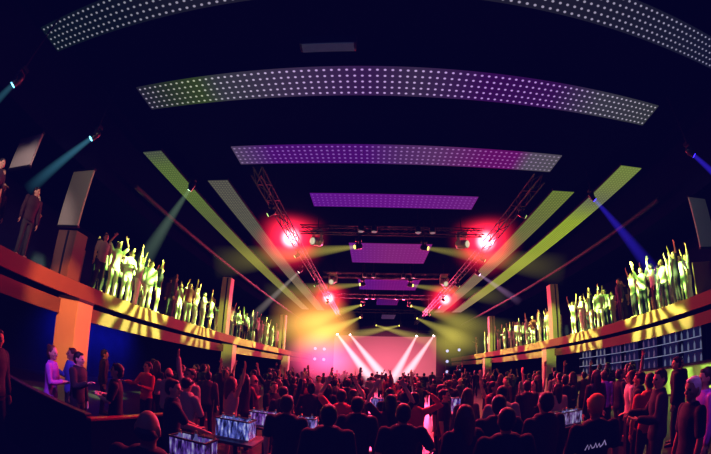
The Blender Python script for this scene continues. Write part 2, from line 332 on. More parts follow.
# ------------------------------------------------------------------ moving-head lights with their beams in the haze
def lens_mat(col, s): return mat('glowing_lens', (.1, .1, .1), .2, emit=col, es=s)
def cone(r0, r1, L, n=28):
    bm = bmesh.new(); loft(bm, [[Vector((r * math.cos(2 * PI * k / n), r * math.sin(2 * PI * k / n), z)) for k in range(n)] for r, z in ((r0, 0), (r1, L))]); return bm
def moving_head(name, label, pos, target, col, lens=8, beam=None, light=None, cat='stage light', group=None, s=1.0, body=None, gobo=None):
    """base on top, yoke, head pointing at target; beam = (length, end radius, strength, power, tail)"""
    body = body or M['metal']
    t = thing(name, label, cat, pos, 0, group)
    obj('base', B(-.16 * s, .16 * s, -.13 * s, .13 * s, .26 * s, .38 * s, bev=.02 * s), body, t)
    hb = bmesh.new(); tube(hb, [(0, 0, .38 * s), (0, 0, ZC - pos[2])], [.022, .022], 8, caps=False); obj('hanging_rod', hb, M['metal'], t)
    y = bmesh.new()
    for sx in (-1, 1): box(y, sx * .17 * s - .02 * s, sx * .17 * s + .02 * s, -.05 * s, .05 * s, -.06 * s, .26 * s)
    box(y, -.19 * s, .19 * s, -.05 * s, .05 * s, .22 * s, .26 * s)
    d = Vector(target) - Vector(pos); rz = math.atan2(d.x, -d.y)
    yo = obj('yoke', y, body, t); yo.rotation_euler = (0, 0, rz)
    q = d.to_track_quat('Z', 'Y')
    h = bmesh.new(); lathe(h, [(.08 * s, -.20 * s), (.125 * s, -.17 * s), (.14 * s, -.05 * s), (.13 * s, .08 * s), (.12 * s, .17 * s), (.125 * s, .20 * s)], 20)
    ho = obj('head', h, body, t, smooth=True); ho.rotation_mode = 'QUATERNION'; ho.rotation_quaternion = q
    l = bmesh.new(); lathe(l, [(.105 * s, .201 * s), (.10 * s, .215 * s), (.05 * s, .225 * s)], 20)
    lo = obj('lens', l, lens_mat(col, lens), ho, smooth=True)
    if beam:
        L, r1, k, pw, tail = beam; r0 = .11 * s
        bo = obj('light_beam', cone(r0, r1, L), beam_mat('beam_haze', col, k, r0, r1, L, pw, tail), ho); bo.location = (0, 0, .24 * s)
        bo['label'] = 'beam of light hanging in the haze'
    if light:
        la = bpy.data.lights.new('spot', 'SPOT'); la.energy = light[0]; la.spot_size = light[1]; la.spot_blend = light[2]; la.color = light[3] if len(light) > 3 else col; la.shadow_soft_size = .05
        lb = bpy.data.objects.new('spot_lamp', la); C.objects.link(lb)
        lb.location = Vector(pos) + d.normalized() * .35 * s; lb.rotation_mode = 'QUATERNION'; lb.rotation_quaternion = d.to_track_quat('-Z', 'Y')
        if gobo: gobo(la, light[1] / 2)
    return t
def ring_gobo(la, half, blades=15, ph=0.0):
    """metal gobo in the lamp: a ring of blades round a dark middle"""
    la.use_nodes = True; nt = la.node_tree; em = next(n for n in nt.nodes if n.type == 'EMISSION')
    tc = nt.nodes.new('ShaderNodeTexCoord'); sp = nt.nodes.new('ShaderNodeSeparateXYZ'); nt.links.new(tc.outputs['Normal'], sp.inputs[0])
    u = math_node(nt, 'DIVIDE', sp.outputs[0], sp.outputs[2]); v = math_node(nt, 'DIVIDE', sp.outputs[1], sp.outputs[2])
    r = math_node(nt, 'DIVIDE', math_node(nt, 'SQRT', math_node(nt, 'ADD', math_node(nt, 'MULTIPLY', u, u), math_node(nt, 'MULTIPLY', v, v))), math.tan(half))
    a = math_node(nt, 'ARCTAN2', v, u)
    w = math_node(nt, 'SINE', math_node(nt, 'MULTIPLY_ADD', a, blades, ph))
    w2 = math_node(nt, 'SINE', math_node(nt, 'MULTIPLY_ADD', r, 24, 1.3))
    bl = math_node(nt, 'MULTIPLY_ADD', math_node(nt, 'MULTIPLY_ADD', w2, .35, w), .8, .62)
    bl = math_node(nt, 'MINIMUM', math_node(nt, 'MAXIMUM', bl, .06), 1.0)
    cm = nt.nodes.new('ShaderNodeMix'); cm.data_type = 'RGBA'; cm.inputs[6].default_value = (.16, .8, .02, 1); cm.inputs[7].default_value = (.56, 1, .20, 1)
    nt.links.new(bl, cm.inputs[0]); nt.links.new(cm.outputs[2], em.inputs['Color'])
    m1 = nt.nodes.new('ShaderNodeMapRange'); m1.interpolation_type = 'SMOOTHSTEP'; nt.links.new(r, m1.inputs[0]); m1.inputs[1].default_value = .22; m1.inputs[2].default_value = .34
    m2 = nt.nodes.new('ShaderNodeMapRange'); m2.interpolation_type = 'SMOOTHSTEP'; nt.links.new(r, m2.inputs[0]); m2.inputs[1].default_value = .97; m2.inputs[2].default_value = .86
    f = math_node(nt, 'MULTIPLY', math_node(nt, 'MULTIPLY', m1.outputs[0], m2.outputs[0]), bl)
    nt.links.new(math_node(nt, 'MULTIPLY', f, 2.0), em.inputs['Strength'])

RED = (1.0, .015, .05); YEL = (.85, .72, .12); WHT = (1, .82, .86); BLU = (.05, .025, 1.0); CYA = (.12, .5, .75); GRN = (.55, 1.0, .12)
# red wash lights with their glow in the haze
HALO = bmesh.new(); ell(HALO, (0, 0, 0), (1, 1, 1), 24); HALO = new_mesh(HALO, 'halo')
def red_wash(pos, target, s, lab, hk, hr, energy):
    t = moving_head('red_wash_light', lab, pos, target, RED, lens=90, s=s, light=(energy * 3, R(85), .9))
    me = HALO.copy(); me.materials.clear(); me.materials.append(halo_mat('red_haze', RED, hk, 3.4))
    h = obj('light_glow', me, None, t, smooth=True); h.scale = (hr,) * 3; h['label'] = 'red glow in the haze round the lamp'
    me = HALO.copy(); me.materials.clear(); me.materials.append(halo_mat('red_core', (1, .25, .3), hk * 9, 2.5))
    d = (Vector(target) - Vector(pos)).normalized()
    h = obj('light_glow', me, None, t, smooth=True); h.scale = (hr * .3,) * 3; h.location = d * .25
red_wash((-3.95, 16.3, 7.95), (-.5, 4, 1.6), 1.15, 'large red glowing wash light on the left truss', 5.6, 2.1, 1500)
red_wash((5.2, 16.2, 7.95), (1.5, 3, 1.6), 1.15, 'large red glowing wash light on the right truss', 5.6, 2.1, 1500)
red_wash((-3.65, 30.0, 7.72), (-2, 14, 1.6), 1.2, 'smaller red glowing wash light further down the left truss', 3.2, 2.2, 2500)
red_wash((5.75, 29.6, 7.72), (3, 14, 1.6), 1.2, 'smaller red glowing wash light further down the right truss', 3.2, 2.2, 2500)
# yellow beams sideways under the centre panels
LBL = 'moving head throwing a %s beam %s'
for (p, q, L, k, r1, lab) in (
    ((-.75, 15.9, 7.45), (-5.5, 13.5, 5.9), 6.2, .20, .75, LBL % ('yellow', 'to the left under the fifth ceiling panel')),
    ((2.2, 15.9, 7.45), (6.9, 13.5, 5.9), 6.2, .13, .75, LBL % ('yellow', 'to the right under the fifth ceiling panel')),
    ((-.75, 23.5, 7.45), (-5.8, 21.0, 6.2), 6.2, .16, .7, LBL % ('yellow', 'to the left under the sixth ceiling panel')),
    ((2.3, 23.5, 7.45), (7.2, 21.0, 6.2), 6.2, .16, .7, LBL % ('yellow', 'to the right under the sixth ceiling panel')),
    ((-.9, 30.4, 7.3), (-8, 26, 4.0), 10, .26, 1.6, LBL % ('yellow', 'to the left in front of the seventh ceiling panel')),
    ((2.9, 30.4, 7.3), (9, 27, 4.8), 9, .17, 1.3, LBL % ('yellow', 'to the right in front of the seventh ceiling panel')),
    ((-1.2, 38.0, 7.3), (-7.5, 32, 3.2), 10, .28, 1.7, LBL % ('amber', 'down left in front of the tiny ceiling panel')),
    ((4.3, 38.0, 7.3), (9.5, 33, 4.0), 9, .19, 1.4, LBL % ('amber', 'down right in front of the tiny ceiling panel')),
    ((.2, 44.0, 7.2), (7.5, 40, 4.6), 9, .24, 1.0, LBL % ('amber', 'right across the top of the stage screen')),
    ((3.2, 44.0, 7.2), (-6.0, 40, 4.6), 9, .24, 1.0, LBL % ('amber', 'left across the top of the stage screen'))):
    moving_head('moving_head_light', lab, p, q, YEL, lens=3, beam=(L, r1, k, .9, .9), s=.9)
# pale heads hanging by the red lights
for p, q, lab in (((-2.55, 15.5, 7.5), (-5, 12, 6.6), 'pale moving head light beside the large left red light'), ((3.85, 15.5, 7.5), (7, 12, 6.6), 'pale moving head light beside the large right red light'),
                  ((-2.6, 23.0, 7.5), (-4, 18, 5), 'pale moving head light on the left end of the second cross truss'), ((4.4, 23.0, 7.5), (6, 18, 5), 'pale moving head light on the right end of the second cross truss')):
    moving_head('moving_head_light', lab, p, q, (.9, .8, .55), lens=.7, s=1.45, body=M['white'])
# coloured single beams along the sides
for p, q, L, col, k, r1, lab in (
    ((-6.35, 10.5, 7.65), (-9.0, 11.6, 4.2), 4.2, (.45, .75, .5), .075, .5, 'spot with a pale green beam below the outer left LED strip'),
    ((-7.06, 5.9, 6.82), (-7.9, 5.25, 5.3), 2.2, CYA, .16, .22, 'spot with a cyan beam above the tall left grey panel'),
    ((-6.9, 2.8, 6.2), (-7.5, 2.5, 4.9), 1.2, CYA, .09, .18, 'spot with a faint cyan beam at the far left edge'),
    ((7.85, 10.6, 7.65), (9.4, 10.4, 5.6), 4.6, BLU, .20, .45, 'spot with a deep blue beam crossing the outer right LED strip'),
    ((8.6, 5.88, 6.82), (9.7, 5.5, 5.6), 3.0, BLU, .28, .26, 'spot with a deep blue beam at the right edge of the photo'),
    ((-4.3, 21.0, 7.6), (-7.2, 21.5, 4.6), 4.5, (.8, .65, .6), .14, .35, 'spot with a thin pale beam beside the inner left LED strip'),
    ((6.1, 21.0, 7.6), (8.2, 20.2, 5.8), 3.0, (.7, .35, .8), .16, .3, 'spot with a thin mauve beam beside the inner right LED strip')):
    moving_head('moving_head_light', lab, p, q, col, lens=6, beam=(L, r1, k, .7, .8), s=.75)
# white beams on to the stage
for p, q, k, r1, lab in (((-4.6, 47.3, 6.45), (-.6, 45.5, 1.5), .5, .8, 'beam light on the stage truss, leftmost white beam'), ((-3.0, 47.3, 6.45), (1.1, 45.5, 1.5), .5, .8, 'beam light on the stage truss, second white beam from the left'),
                   ((7.8, 47.3, 6.45), (4.2, 45.5, 1.5), .45, .8, 'beam light on the stage truss, rightmost white beam'), ((5.6, 47.3, 6.45), (2.9, 45.5, 1.5), .45, .8, 'beam light on the stage truss, second white beam from the right')):
    moving_head('moving_head_light', lab, p, q, (1, .72, .80), lens=15, beam=(7.2, r1, k, .6, .15), s=1.3)
# little ceiling spot pairs
k = 0
for y, row in ((14.4, 'before the fifth ceiling panel'), (22.2, 'before the sixth ceiling panel'), (29.4, 'before the seventh ceiling panel')):
    for x in (-.6, -.05, 1.75, 2.35):
        t = thing('ceiling_spot', 'small round ceiling spot %s, %s' % (row, {-.6: 'first from the left', -.05: 'second from the left', 1.75: 'second from the right', 2.35: 'first from the right'}[x]), 'spotlight', (x, y, 7.6))
        b = bmesh.new(); lathe(b, [(.10, 0), (.13, .02), (.13, .22), (.06, .28)], 16); obj('housing', b, M['metal'], t, smooth=True)
        b = bmesh.new(); lathe(b, [(.11, -.012), (.11, -.001)], 16); obj('lens', b, lens_mat((.6, .5, .6), .28), t)
        b = bmesh.new(); tube(b, [(0, 0, .28), (0, 0, ZC - 7.6)], [.02, .02], 6, caps=False); obj('rod', b, M['metal'], t)
# dim box unit high over the camera
t = thing('projector', 'dim bluish box unit on the ceiling between the first two LED panels', 'projector', (-.95, 4.85, 7.75))
obj('housing', B(-.55, .55, -.12, .12, 0, .24, bev=.02), M['metal'], t)
dm = mat('projector_glow', (.05, .07, .12), .4, emit=(.10, .14, .30), es=.10, noise=.3)  # faint light glimmer on the box painted as emission
obj('front_grille', B(-.5, .5, -.11, .11, -.02, -.001), dm, t)
b = bmesh.new(); tube(b, [(0, 0, .24), (0, 0, ZC - 7.75)], [.03, .03], 8, caps=False); obj('hanging_rod', b, M['metal'], t)

# ------------------------------------------------------------------ gobo lights on the balconies
tl = [ # target y, z, radius, energy, blades
 (10.6, 4.15, 2.05, 1500, 15), (15.5, 4.1, 1.75, 1100, 15), (21.8, 4.1, 2.2, 1100, 17), (28.0, 4.1, 2.3, 900, 17)]
tr = [(10.3, 4.15, 2.05, 1600, 15), (15.6, 4.1, 1.8, 1300, 15), (21.2, 4.1, 2.0, 1000, 17), (26.0, 4.1, 2.0, 900, 17), (33.5, 4.1, 2.0, 800, 17)]
nth = ('nearest', 'second', 'third', 'fourth', 'fifth')
for side, lst, x in ((-1, tl, LX), (1, tr, RX)):
    for i, (y, z, r, en, bl) in enumerate(lst):
        pos = ((-3.6 if side < 0 else 5.1) + side * .0, y + 1.0 + .6 * i * 0, 7.15); tgt = (x, y, z)
        D = (Vector(tgt) - Vector(pos)).length
        moving_head('gobo_projector', 'gobo projector on the %s truss lighting the %s green ring on the %s balcony' % ('left' if side < 0 else 'right', nth[i], 'left' if side < 0 else 'right'),
                    pos, tgt, (.7, 1, .3), lens=1.0, s=.7, light=(en * 8, 2 * math.atan(r / D), .12, (1, 1, 1)), gobo=lambda la, h, bl=bl, i=i: ring_gobo(la, h, bl, i * 1.1))

# ------------------------------------------------------------------ stage
t = thing('stage', 'low dark stage platform at the far end of the hall', 'stage', (1.7, 48.8, 0))
obj('deck', B(-8.5, 8.5, -2.2, 3.0, .9, 1.0), M['dark'], t); obj('front_skirt', B(-8.5, 8.5, -2.2, -2.1, 0, .9), M['dark'], t)
t = thing('stage_screen', 'large pink glowing backdrop screen behind the stage', 'screen', (1.75, 51.2, 1.0))
sm, nt, b_ = _nt('pink_screen')
b_.inputs['Base Color'].default_value = (.3, .1, .1, 1)
tc = nt.nodes.new('ShaderNodeTexCoord'); sp = nt.nodes.new('ShaderNodeSeparateXYZ'); nt.links.new(tc.outputs['Object'], sp.inputs[0])
rp = nt.nodes.new('ShaderNodeValToRGB'); nt.links.new(math_node(nt, 'DIVIDE', sp.outputs[2], 5.5), rp.inputs['Fac'])
rp.color_ramp.elements[0].color = (.95, .16, .22, 1); rp.color_ramp.elements[1].color = (.60, .10, .15, 1)
nt.links.new(rp.outputs['Color'], b_.inputs['Emission Color']); b_.inputs['Emission Strength'].default_value = .6
obj('screen_face', B(-6.9, 6.9, -.03, .03, 0, 5.45), sm, t)
f = bmesh.new(); box(f, -7.0, -6.9, -.06, .06, 0, 5.55); box(f, 6.9, 7.0, -.06, .06, 0, 5.55); box(f, -6.9, 6.9, -.06, .06, 5.45, 5.55)
obj('frame', f, M['metal'], t)
# blinder towers at the stage sides
for x, sn, pts in ((9.9, 'right', [(-.75, 2.9), (-.75, 4.2), (-.75, 1.6), (.75, 3.0), (.75, 4.3), (.75, 1.7)]), (-6.3, 'left', [(-.6, 2.9), (.5, 4.2), (-.6, 4.2), (.5, 2.9)])):
    t = thing('light_tower', 'dark light tower at the %s side of the stage' % sn, 'light tower', (x, 46.0, 0))
    f = bmesh.new()
    for sx in (-.9, .9): tube(f, [(sx, 0, .05), (sx, 0, 6.0)], [.05, .05], 8)
    for z in (1.2, 2.4, 3.7, 5.0, 5.95): tube(f, [(-.9, 0, z), (.9, 0, z)], [.03, .03], 6)
    obj('frame', f, M['steel'], t); obj('base', B(-1.1, 1.1, -.4, .4, 0, .05), M['metal'], t)
    for px, pz in pts:
        b = bmesh.new(); lathe(b, [(.2, 0), (.24, .05), (.24, .25), (.1, .3)], 16); lp = obj('lamp_housing', b, M['metal'], t, smooth=True); lp.location = (px, -.1, pz); lp.rotation_euler = (R(-90), 0, 0)
        lp.rotation_euler = (R(-90), 0, 0)
        b = bmesh.new(); lathe(b, [(.18, -.02), (.18, -.001)], 16); lo = obj('lens', b, lens_mat((.55, .55, 1.0), 1.1 if sn == 'right' else .7), lp)
# haze with the stage light put in as its own glow
def haze(name, loc, sc, col, k, pw, label):
    me = HALO.copy(); me.materials.clear(); me.materials.append(halo_mat(name + '_glow', col, k, pw))
    o = obj(name, me, None, smooth=True, loc=loc); o.scale = sc; tag(o, label, 'haze', kind='stuff'); return o
haze('pink_haze', (1.4, 42.5, 2.7), (7.5, 8, 4.4), (1, .12, .25), .06, 1.1, 'pink glowing haze hanging in front of the stage')
haze('amber_haze', (-4.2, 30, 5.2), (3.2, 11, 2.7), (1, .38, .07), .23, 1.2, 'amber glowing haze to the left of the stage')
haze('magenta_haze', (-3.7, 31, 2.7), (3.1, 11, 2.3), (1, .08, .24), .34, 1.3, 'magenta glowing haze over the crowd left of the stage')
haze('olive_haze', (7.2, 34, 4.8), (2.1, 9, 2.8), (.75, .62, .08), .09, 1.4, 'olive glowing haze to the right of the stage')

# ------------------------------------------------------------------ people
def arm_points(sh, up, fo, l1=.28, l2=.25):
    sh = Vector(sh); e = sh + Vector(up).normalized() * l1; w = e + Vector(fo).normalized() * l2
    return sh, e, w
def hand(bm, w, d, side, curl=.35):
    """palm, four unequal bent fingers, thumb from the palm's side"""
    d = Vector(d).normalized(); side = (Vector(side) - d * Vector(side).dot(d)).normalized(); nrm = d.cross(side)
    pc = w + d * .05
    ell(bm, w + d * .052, (1, 1, 1), 10, Matrix((side * .042, nrm * .018, d * .055)).transposed().to_4x4())
    for i, (o, L) in enumerate(((-.031, .066), (-.011, .078), (.010, .074), (.030, .058))):
        a = w + d * .085 + side * o
        d1 = (d + side * o * 2.0 + nrm * curl * .5).normalized(); d2 = (d + side * o * 2.0 + nrm * curl * 1.4).normalized()
        b_ = a + d1 * L * .55; c = b_ + d2 * L * .5
        tube(bm, [a, b_, c], [.0105, .0098, .0085], 6)
    a = w + d * .03 - side * .034; b_ = a + (d * .6 - side * .75 + nrm * .3).normalized() * .034; c = b_ + (d * .9 - side * .3 + nrm * .4).normalized() * .03
    tube(bm, [a, b_, c], [.0135, .012, .010], 6)
DOWN = ((.20, .02, -1), (.06, .18, -1))
POSES = {
 'relaxed':  (DOWN, DOWN), 'raised': (((.45, .1, 1), (.12, .15, 1)), ((.5, .15, .9), (.2, .1, 1))), 'one_up': (((.35, .2, 1), (.1, .1, 1)), DOWN),
 'phone': (((.25, .35, -1), (-.35, 1, .55)), DOWN), 'clasp': (((.3, .3, -1), (-.85, .8, .25)), ((.3, .3, -1), (-.85, .8, .15))),
 'circle': (((.75, .1, .9), (-.55, .1, 1)), ((.75, .1, .9), (-.55, .1, 1))), 'forward': (((.3, .5, -.8), (.1, 1, .1)), ((.3, .25, -1), (-.3, 1, .2))),
 'head_hold': (((.9, .15, .35), (-.75, .1, .75)), ((.9, .15, .35), (-.75, .1, .75))), 'akimbo': (((.6, -.1, -1), (-.4, .4, -.8)), DOWN), 'reach': (((.2, .6, -.9), (0, 1, -.25)), ((.2, .5, -.9), (-.1, 1, -.3))),
}
CACHE = {}
def person_meshes(pose, fem, top, hair, hyaw, lean):
    key = (pose, fem, top, hair, hyaw, lean)
    if key in CACHE: return CACHE[key]
    rgt, lft = POSES[pose]; sw = .178 if fem else .205; g = .92 if fem else 1.0
    up = bmesh.new()                                     # upper body, later leant at the hips
    def body_rings(inf, z0, z1):
        prof = [(.86, .155, .105), (.93, .165 if fem else .16, .112), (1.02, .135 if fem else .148, .098), (1.12, .13 if fem else .15, .095), (1.25, .155 * g + .01, .112), (1.36, .17 * g + .012, .108), (1.43, .15 * g, .085), (1.47, .08, .065)]
        out = []
        for z, rx, ry in prof:
            if z0 - 1e-6 <= z <= z1 + 1e-6: out.append([Vector(((rx + inf) * math.cos(2 * PI * k / 20), (ry + inf) * math.sin(2 * PI * k / 20) + (.012 if z > 1.2 else 0), z + (inf if z == 1.47 else 0))) for k in range(20)])
        return out
    loft(up, body_rings(0, .86, 1.47)); tube(up, [(0, .005, 1.42), (0, .015, 1.53)], [.058 * g, .052 * g], 12)
    arms = []
    for sx, (u, f) in ((1, rgt), (-1, lft)):
        u = (u[0] * sx, u[1], u[2]); f = (f[0] * sx, f[1], f[2])
        s, e, w = arm_points((sx * sw, 0, 1.40), u, f); arms.append((s, e, w))
        tube(up, [s, s.lerp(e, .45), e, e.lerp(w, .35), w], [.056 * g, .049 * g, .040 * g, .041 * g, .028 * g], 10)
        fd = (w - e).normalized(); sd = Vector((0, 1, 0)) if abs(fd.y) < .8 else Vector((sx, 0, 0))
        if pose in ('raised', 'one_up', 'circle'): sd = Vector((-sx, 0, 0)).cross(fd).cross(fd) if False else Vector((-sx, .2, 0))
        hand(up, w, fd, sd if fd.z > .2 else sd, .5)
    hd = bmesh.new()                                     # head about the neck pivot
    ell(hd, (0, .012, 1.615), (.077, .096, .116), 20); ell(hd, (0, .045, 1.558), (.053, .052, .052), 14)
    tube(hd, [(0, .10, 1.625), (0, .122, 1.592)], [.010, .017], 8)
    ell(hd, (0, .098, 1.640), (.045, .014, .010), 10); ell(hd, (0, .098, 1.556), (.024, .012, .012), 10); ell(hd, (0, .092, 1.524), (.022, .018, .016), 10)
    for sx in (-1, 1): ell(hd, (sx * .079, 0, 1.605), (.012, .024, .034), 10); ell(hd, (sx * .045, .070, 1.59), (.024, .02, .02), 8)
    hr = bmesh.new()
    if hair != 'bald': ell(hr, (0, -.014, 1.642), (.089, .100, .105), 18)
    if hair == 'short': ell(hr, (0, -.04, 1.60), (.086, .075, .09), 14); ell(hr, (0, .05, 1.705), (.06, .045, .028), 10)
    if hair in ('long', 'bun'): ell(hr, (0, -.045, 1.60), (.09, .075, .11), 14)
    if hair == 'long': tube(hr, [(0, -.06, 1.60), (0, -.085, 1.48), (0, -.10, 1.34)], [.085, .078, .05], 12); [tube(hr, [(sx * .075, 0, 1.63), (sx * .09, .0, 1.50), (sx * .085, .02, 1.38)], [.03, .034, .022], 8) for sx in (-1, 1)]
    if hair == 'bun': ell(hr, (0, -.10, 1.70), (.048, .048, .048), 12)
    if hair == 'cap': ell(hr, (0, -.005, 1.66), (.098, .108, .10), 18); tube(hr, [(-.05, .10, 1.675), (.05, .10, 1.675)], [.035, .035], 8)
    if hair == 'bald': ell(hr, (0, -.045, 1.59), (.082, .062, .05), 12)
    ty = bmesh.new()
    if top == 'dress': loft(ty, [[Vector((rx * math.cos(2 * PI * k / 20), ry * math.sin(2 * PI * k / 20), z)) for k in range(20)] for z, rx, ry in ((.62, .23, .18), (.80, .20, .15))] + body_rings(.014, .86, 1.43))
    else: loft(ty, body_rings(.018 if top != 'jacket' else .028, .86, 1.47))
    for s, e, w in arms:
        if top == 'dress': continue
        inf = .012 if top != 'jacket' else .02
        if top == 'tee': tube(ty, [s, s.lerp(e, .75)], [.060 * g + inf, .054 * g + inf], 10)
        else: tube(ty, [s, s.lerp(e, .45), e, e.lerp(w, .35), e.lerp(w, .92)], [.056 * g + inf, .05 * g + inf, .042 * g + inf, .042 * g + inf, .032 * g + inf], 10)
    if top == 'jacket': loft(ty, [[Vector((r * math.cos(2 * PI * k / 16), r * .9 * math.sin(2 * PI * k / 16), z)) for k in range(16)] for z, r in ((1.44, .10), (1.50, .078))])
    Mh = Matrix.Translation((0, 0, 1.52)) @ Matrix.Rotation(R(hyaw), 4, 'Z') @ Matrix.Rotation(R(-6 if lean else 2), 4, 'X') @ Matrix.Translation((0, 0, -1.52))
    Ml = Matrix.Translation((0, 0, .92)) @ Matrix.Rotation(R(-lean), 4, 'X') @ Matrix.Translation((0, 0, -.92))
    for b in (hd, hr): bmesh.ops.transform(b, matrix=Ml @ Mh, verts=b.verts)
    for b in (up, ty): bmesh.ops.transform(b, matrix=Ml, verts=b.verts)
    bo = bmesh.new()
    for b in (up, hd):
        tmp = bpy.data.meshes.new('t'); b.to_mesh(tmp); bo.from_mesh(tmp); bpy.data.meshes.remove(tmp)
    hd.free(); up.free()
    tr = bmesh.new(); sh = []
    for sx in (-1, 1):
        hip, kn, an = Vector((sx * .088, 0, .90)), Vector((sx * .10, .025, .49)), Vector((sx * .115, -.01, .09))
        tube(bo, [hip, hip.lerp(kn, .5), kn, kn.lerp(an, .35), an], [.085, .072, .053, .054, .036], 12)
        tube(bo, [an + Vector((0, -.03, -.045)), an + Vector((sx * .02, .15, -.06))], [.038, .028], 8)
        if top == 'dress': tube(tr, [hip + Vector((0, 0, -.1)), kn + Vector((0, 0, .06))], [.088, .068], 12)
        else: tube(tr, [hip, hip.lerp(kn, .5), kn, kn.lerp(an, .35), an + Vector((0, 0, -.02))], [.099, .086, .068, .07, .058], 12)
        b = bmesh.new(); tube(b, [an + Vector((0, -.035, -.046)), an + Vector((sx * .01, .06, -.048)), an + Vector((sx * .02, .16, -.058))], [.043, .044, .032], 10); box(b, an.x - .042, an.x + .042 + .0, an.y - .075, an.y + .18, 0, .022, bev=.008)
        me = new_mesh(b, 'shoe'); me.materials.append(M['shoe']); sh.append(me)
    loft(tr, [[Vector((rx * math.cos(2 * PI * k / 20), ry * math.sin(2 * PI * k / 20), z)) for k in range(20)] for z, rx, ry in ((.80, .14, .10), (.88, .168, .118), (.95, .166, .116))])
    body = remesh(bo, .0105, 1, 'person_body')
    body.materials.clear()
    for n in ('skin', 'eye', 'lip'): body.materials.append(M[n])
    inv = (Ml @ Mh).inverted()
    for p in body.polygons:
        c = inv @ p.center
        if c.z > 1.5 and c.y > .07:
            if abs(abs(c.x) - .032) < .013 and abs(c.z - 1.618) < .007: p.material_index = 1
            elif abs(c.x) < .024 and abs(c.z - 1.556) < .009: p.material_index = 2
    def rm(b, v, n, ma):
        me = remesh(b, v, 2, n); me.materials.clear(); me.materials.append(M[ma]); return me
    CACHE[key] = (body, rm(hr, .013, 'hair', 'hair'), rm(ty, .018, 'top', 'top'), rm(tr, .02, 'trousers', 'trousers'), sh)
    return CACHE[key]
def person(x, y, z, rz, label, pose='relaxed', fem=False, top='tee', hair='short', hyaw=0, lean=0, scale=1.0, group=None, over=None, shoes=True):
    body, hr, ty, tr, sh = person_meshes(pose, fem, top, hair, hyaw, lean)
    p = obj('person', body, None, loc=(x, y, z)); p.rotation_euler = (0, 0, rz); p.scale = (scale,) * 3
    tag(p, label, 'person', group)
    nm = {'tee': 't_shirt', 'long': 'sweater', 'jacket': 'jacket', 'dress': 'dress'}[top]
    parts = [('cap' if hair == 'cap' else 'hair', hr), (nm, ty), ('stockings' if top == 'dress' else 'trousers', tr)] + ([('shoe', s) for s in sh] if shoes else [])
    for n, me in parts:
        c = obj(n, me, None, p)
        key = {'hair': 'hair', 'cap': 'hair'}.get(n, 'top' if n == nm else n)
        if over and key in over:
            c.material_slots[0].link = 'OBJECT'; c.material_slots[0].material = M[over[key]]
    return p
F = .42 / .55
BK = {'top': 'blacktop'}
taken = []
def P(x, y, deg, label, z=0, **kw):
    taken.append((x, y)); return person(x, y, z, R(deg), label, **kw)
# people one can point to (deg turns them from facing the stage; positive = to the left)
P(-4.75, 3.0, -70, 'man in profile at the left edge of the photo, dark jacket, facing right', top='jacket', hyaw=-20, scale=1.04, over=BK)
P(-4.97, 4.37, -60, 'woman with her hair in a bun in a purple dress before the orange left pillar', fem=True, top='long', hair='bun', pose='clasp', hyaw=-25, over={'top': 'purple'})
P(-5.35, 5.25, 150, 'man in a blue-lit white shirt half hidden behind the woman in purple', top='long', pose='phone', over={'top': 'blue'})
P(-4.75, 4.85, -75, 'dark-suited man in profile facing right, right of the woman in purple', top='jacket', pose='phone', over=BK)
P(-6.70, 7.86, -50, 'tall man in dark clothes under the left balcony with a red-lit face', top='jacket', over=BK)
P(-3.75, 4.75, 120, 'man with a red-lit face turned to the camera by the booth rail', pose='clasp', top='tee', over=BK)
P(-4.80, 7.22, 160, 'guest with red-lit face beside the small violet ice bin', pose='forward', top='long', over={'top': 'red_lit_top'})
P(-4.92, 9.10, 170, 'man in dark suit and white shirt against the blue wall under the left balcony', top='jacket', over=BK)
P(-2.50, 4.40, -50, 'young man in a black t-shirt reaching down to the glowing ice bin', pose='reach', top='tee', hyaw=-30, over=BK)
P(-1.30, 1.98, 15, 'bald head of a man close to the camera at the bottom left', hair='bald', top='tee', over=BK)
P(-1.02, 4.66, -5, 'dark-haired man seen from behind, black t-shirt, left of centre', top='tee', over=BK)
P(-.42, 3.92, 10, 'broad man seen from behind in black at the bottom centre', top='jacket', scale=1.0, over=BK)
P(-.17, 5.18, -10, 'man in dark jacket standing just right of the broad man in black', top='jacket', over=BK)
P(-.50, 6.58, 0, 'guest in a red-lit shirt holding both arms in a circle over the head', pose='circle', top='tee', over={'top': 'red_lit_top'})
P(.38, 7.72, 5, 'woman with long dark hair seen from behind in front of the stage', fem=True, hair='long', top='long', over=BK)
P(.37, 4.28, 0, 'man with one hand on his head at the bottom centre', pose='akimbo', top='tee', over=BK)
P(.72, 6.3, 0, 'guest with both hands on the head in the middle of the crowd', pose='head_hold', top='long', over={'top': 'red_lit_top'})
P(.98, 3.92, 20, 'woman with long hair seen from behind at the bottom centre', fem=True, hair='long', top='tee', pose='akimbo', over=BK)
P(1.48, 4.25, -15, 'broad-shouldered man in a black jacket with red-lit arms', pose='akimbo', top='jacket', scale=1.03, over=BK)
P(1.25, 3.35, -15, 'man with short hair reaching forward, bottom right of centre', pose='forward', top='tee', over=BK)
P(1.95, 3.95, 10, 'large man in a black jacket seen from behind, right of centre', top='jacket', scale=1.03, over=BK)
pc = P(2.2, 3.25, -20, 'person in an orange-lit cap and a black shirt with a pale printed line', hair='cap', top='tee', over={'top': 'blacktop', 'hair': 'orange'})
pb = bmesh.new(); zz = [(-.11, 1.20), (-.09, 1.25), (-.075, 1.20), (-.06, 1.25), (-.04, 1.21), (-.02, 1.22), (-.01, 1.26), (.01, 1.21), (.03, 1.25), (.045, 1.21), (.07, 1.23), (.09, 1.27), (.11, 1.22)]
tube(pb, [(x, -.135 + 1.9 * x * x, z) for x, z in zz], [.007] * len(zz), 6)
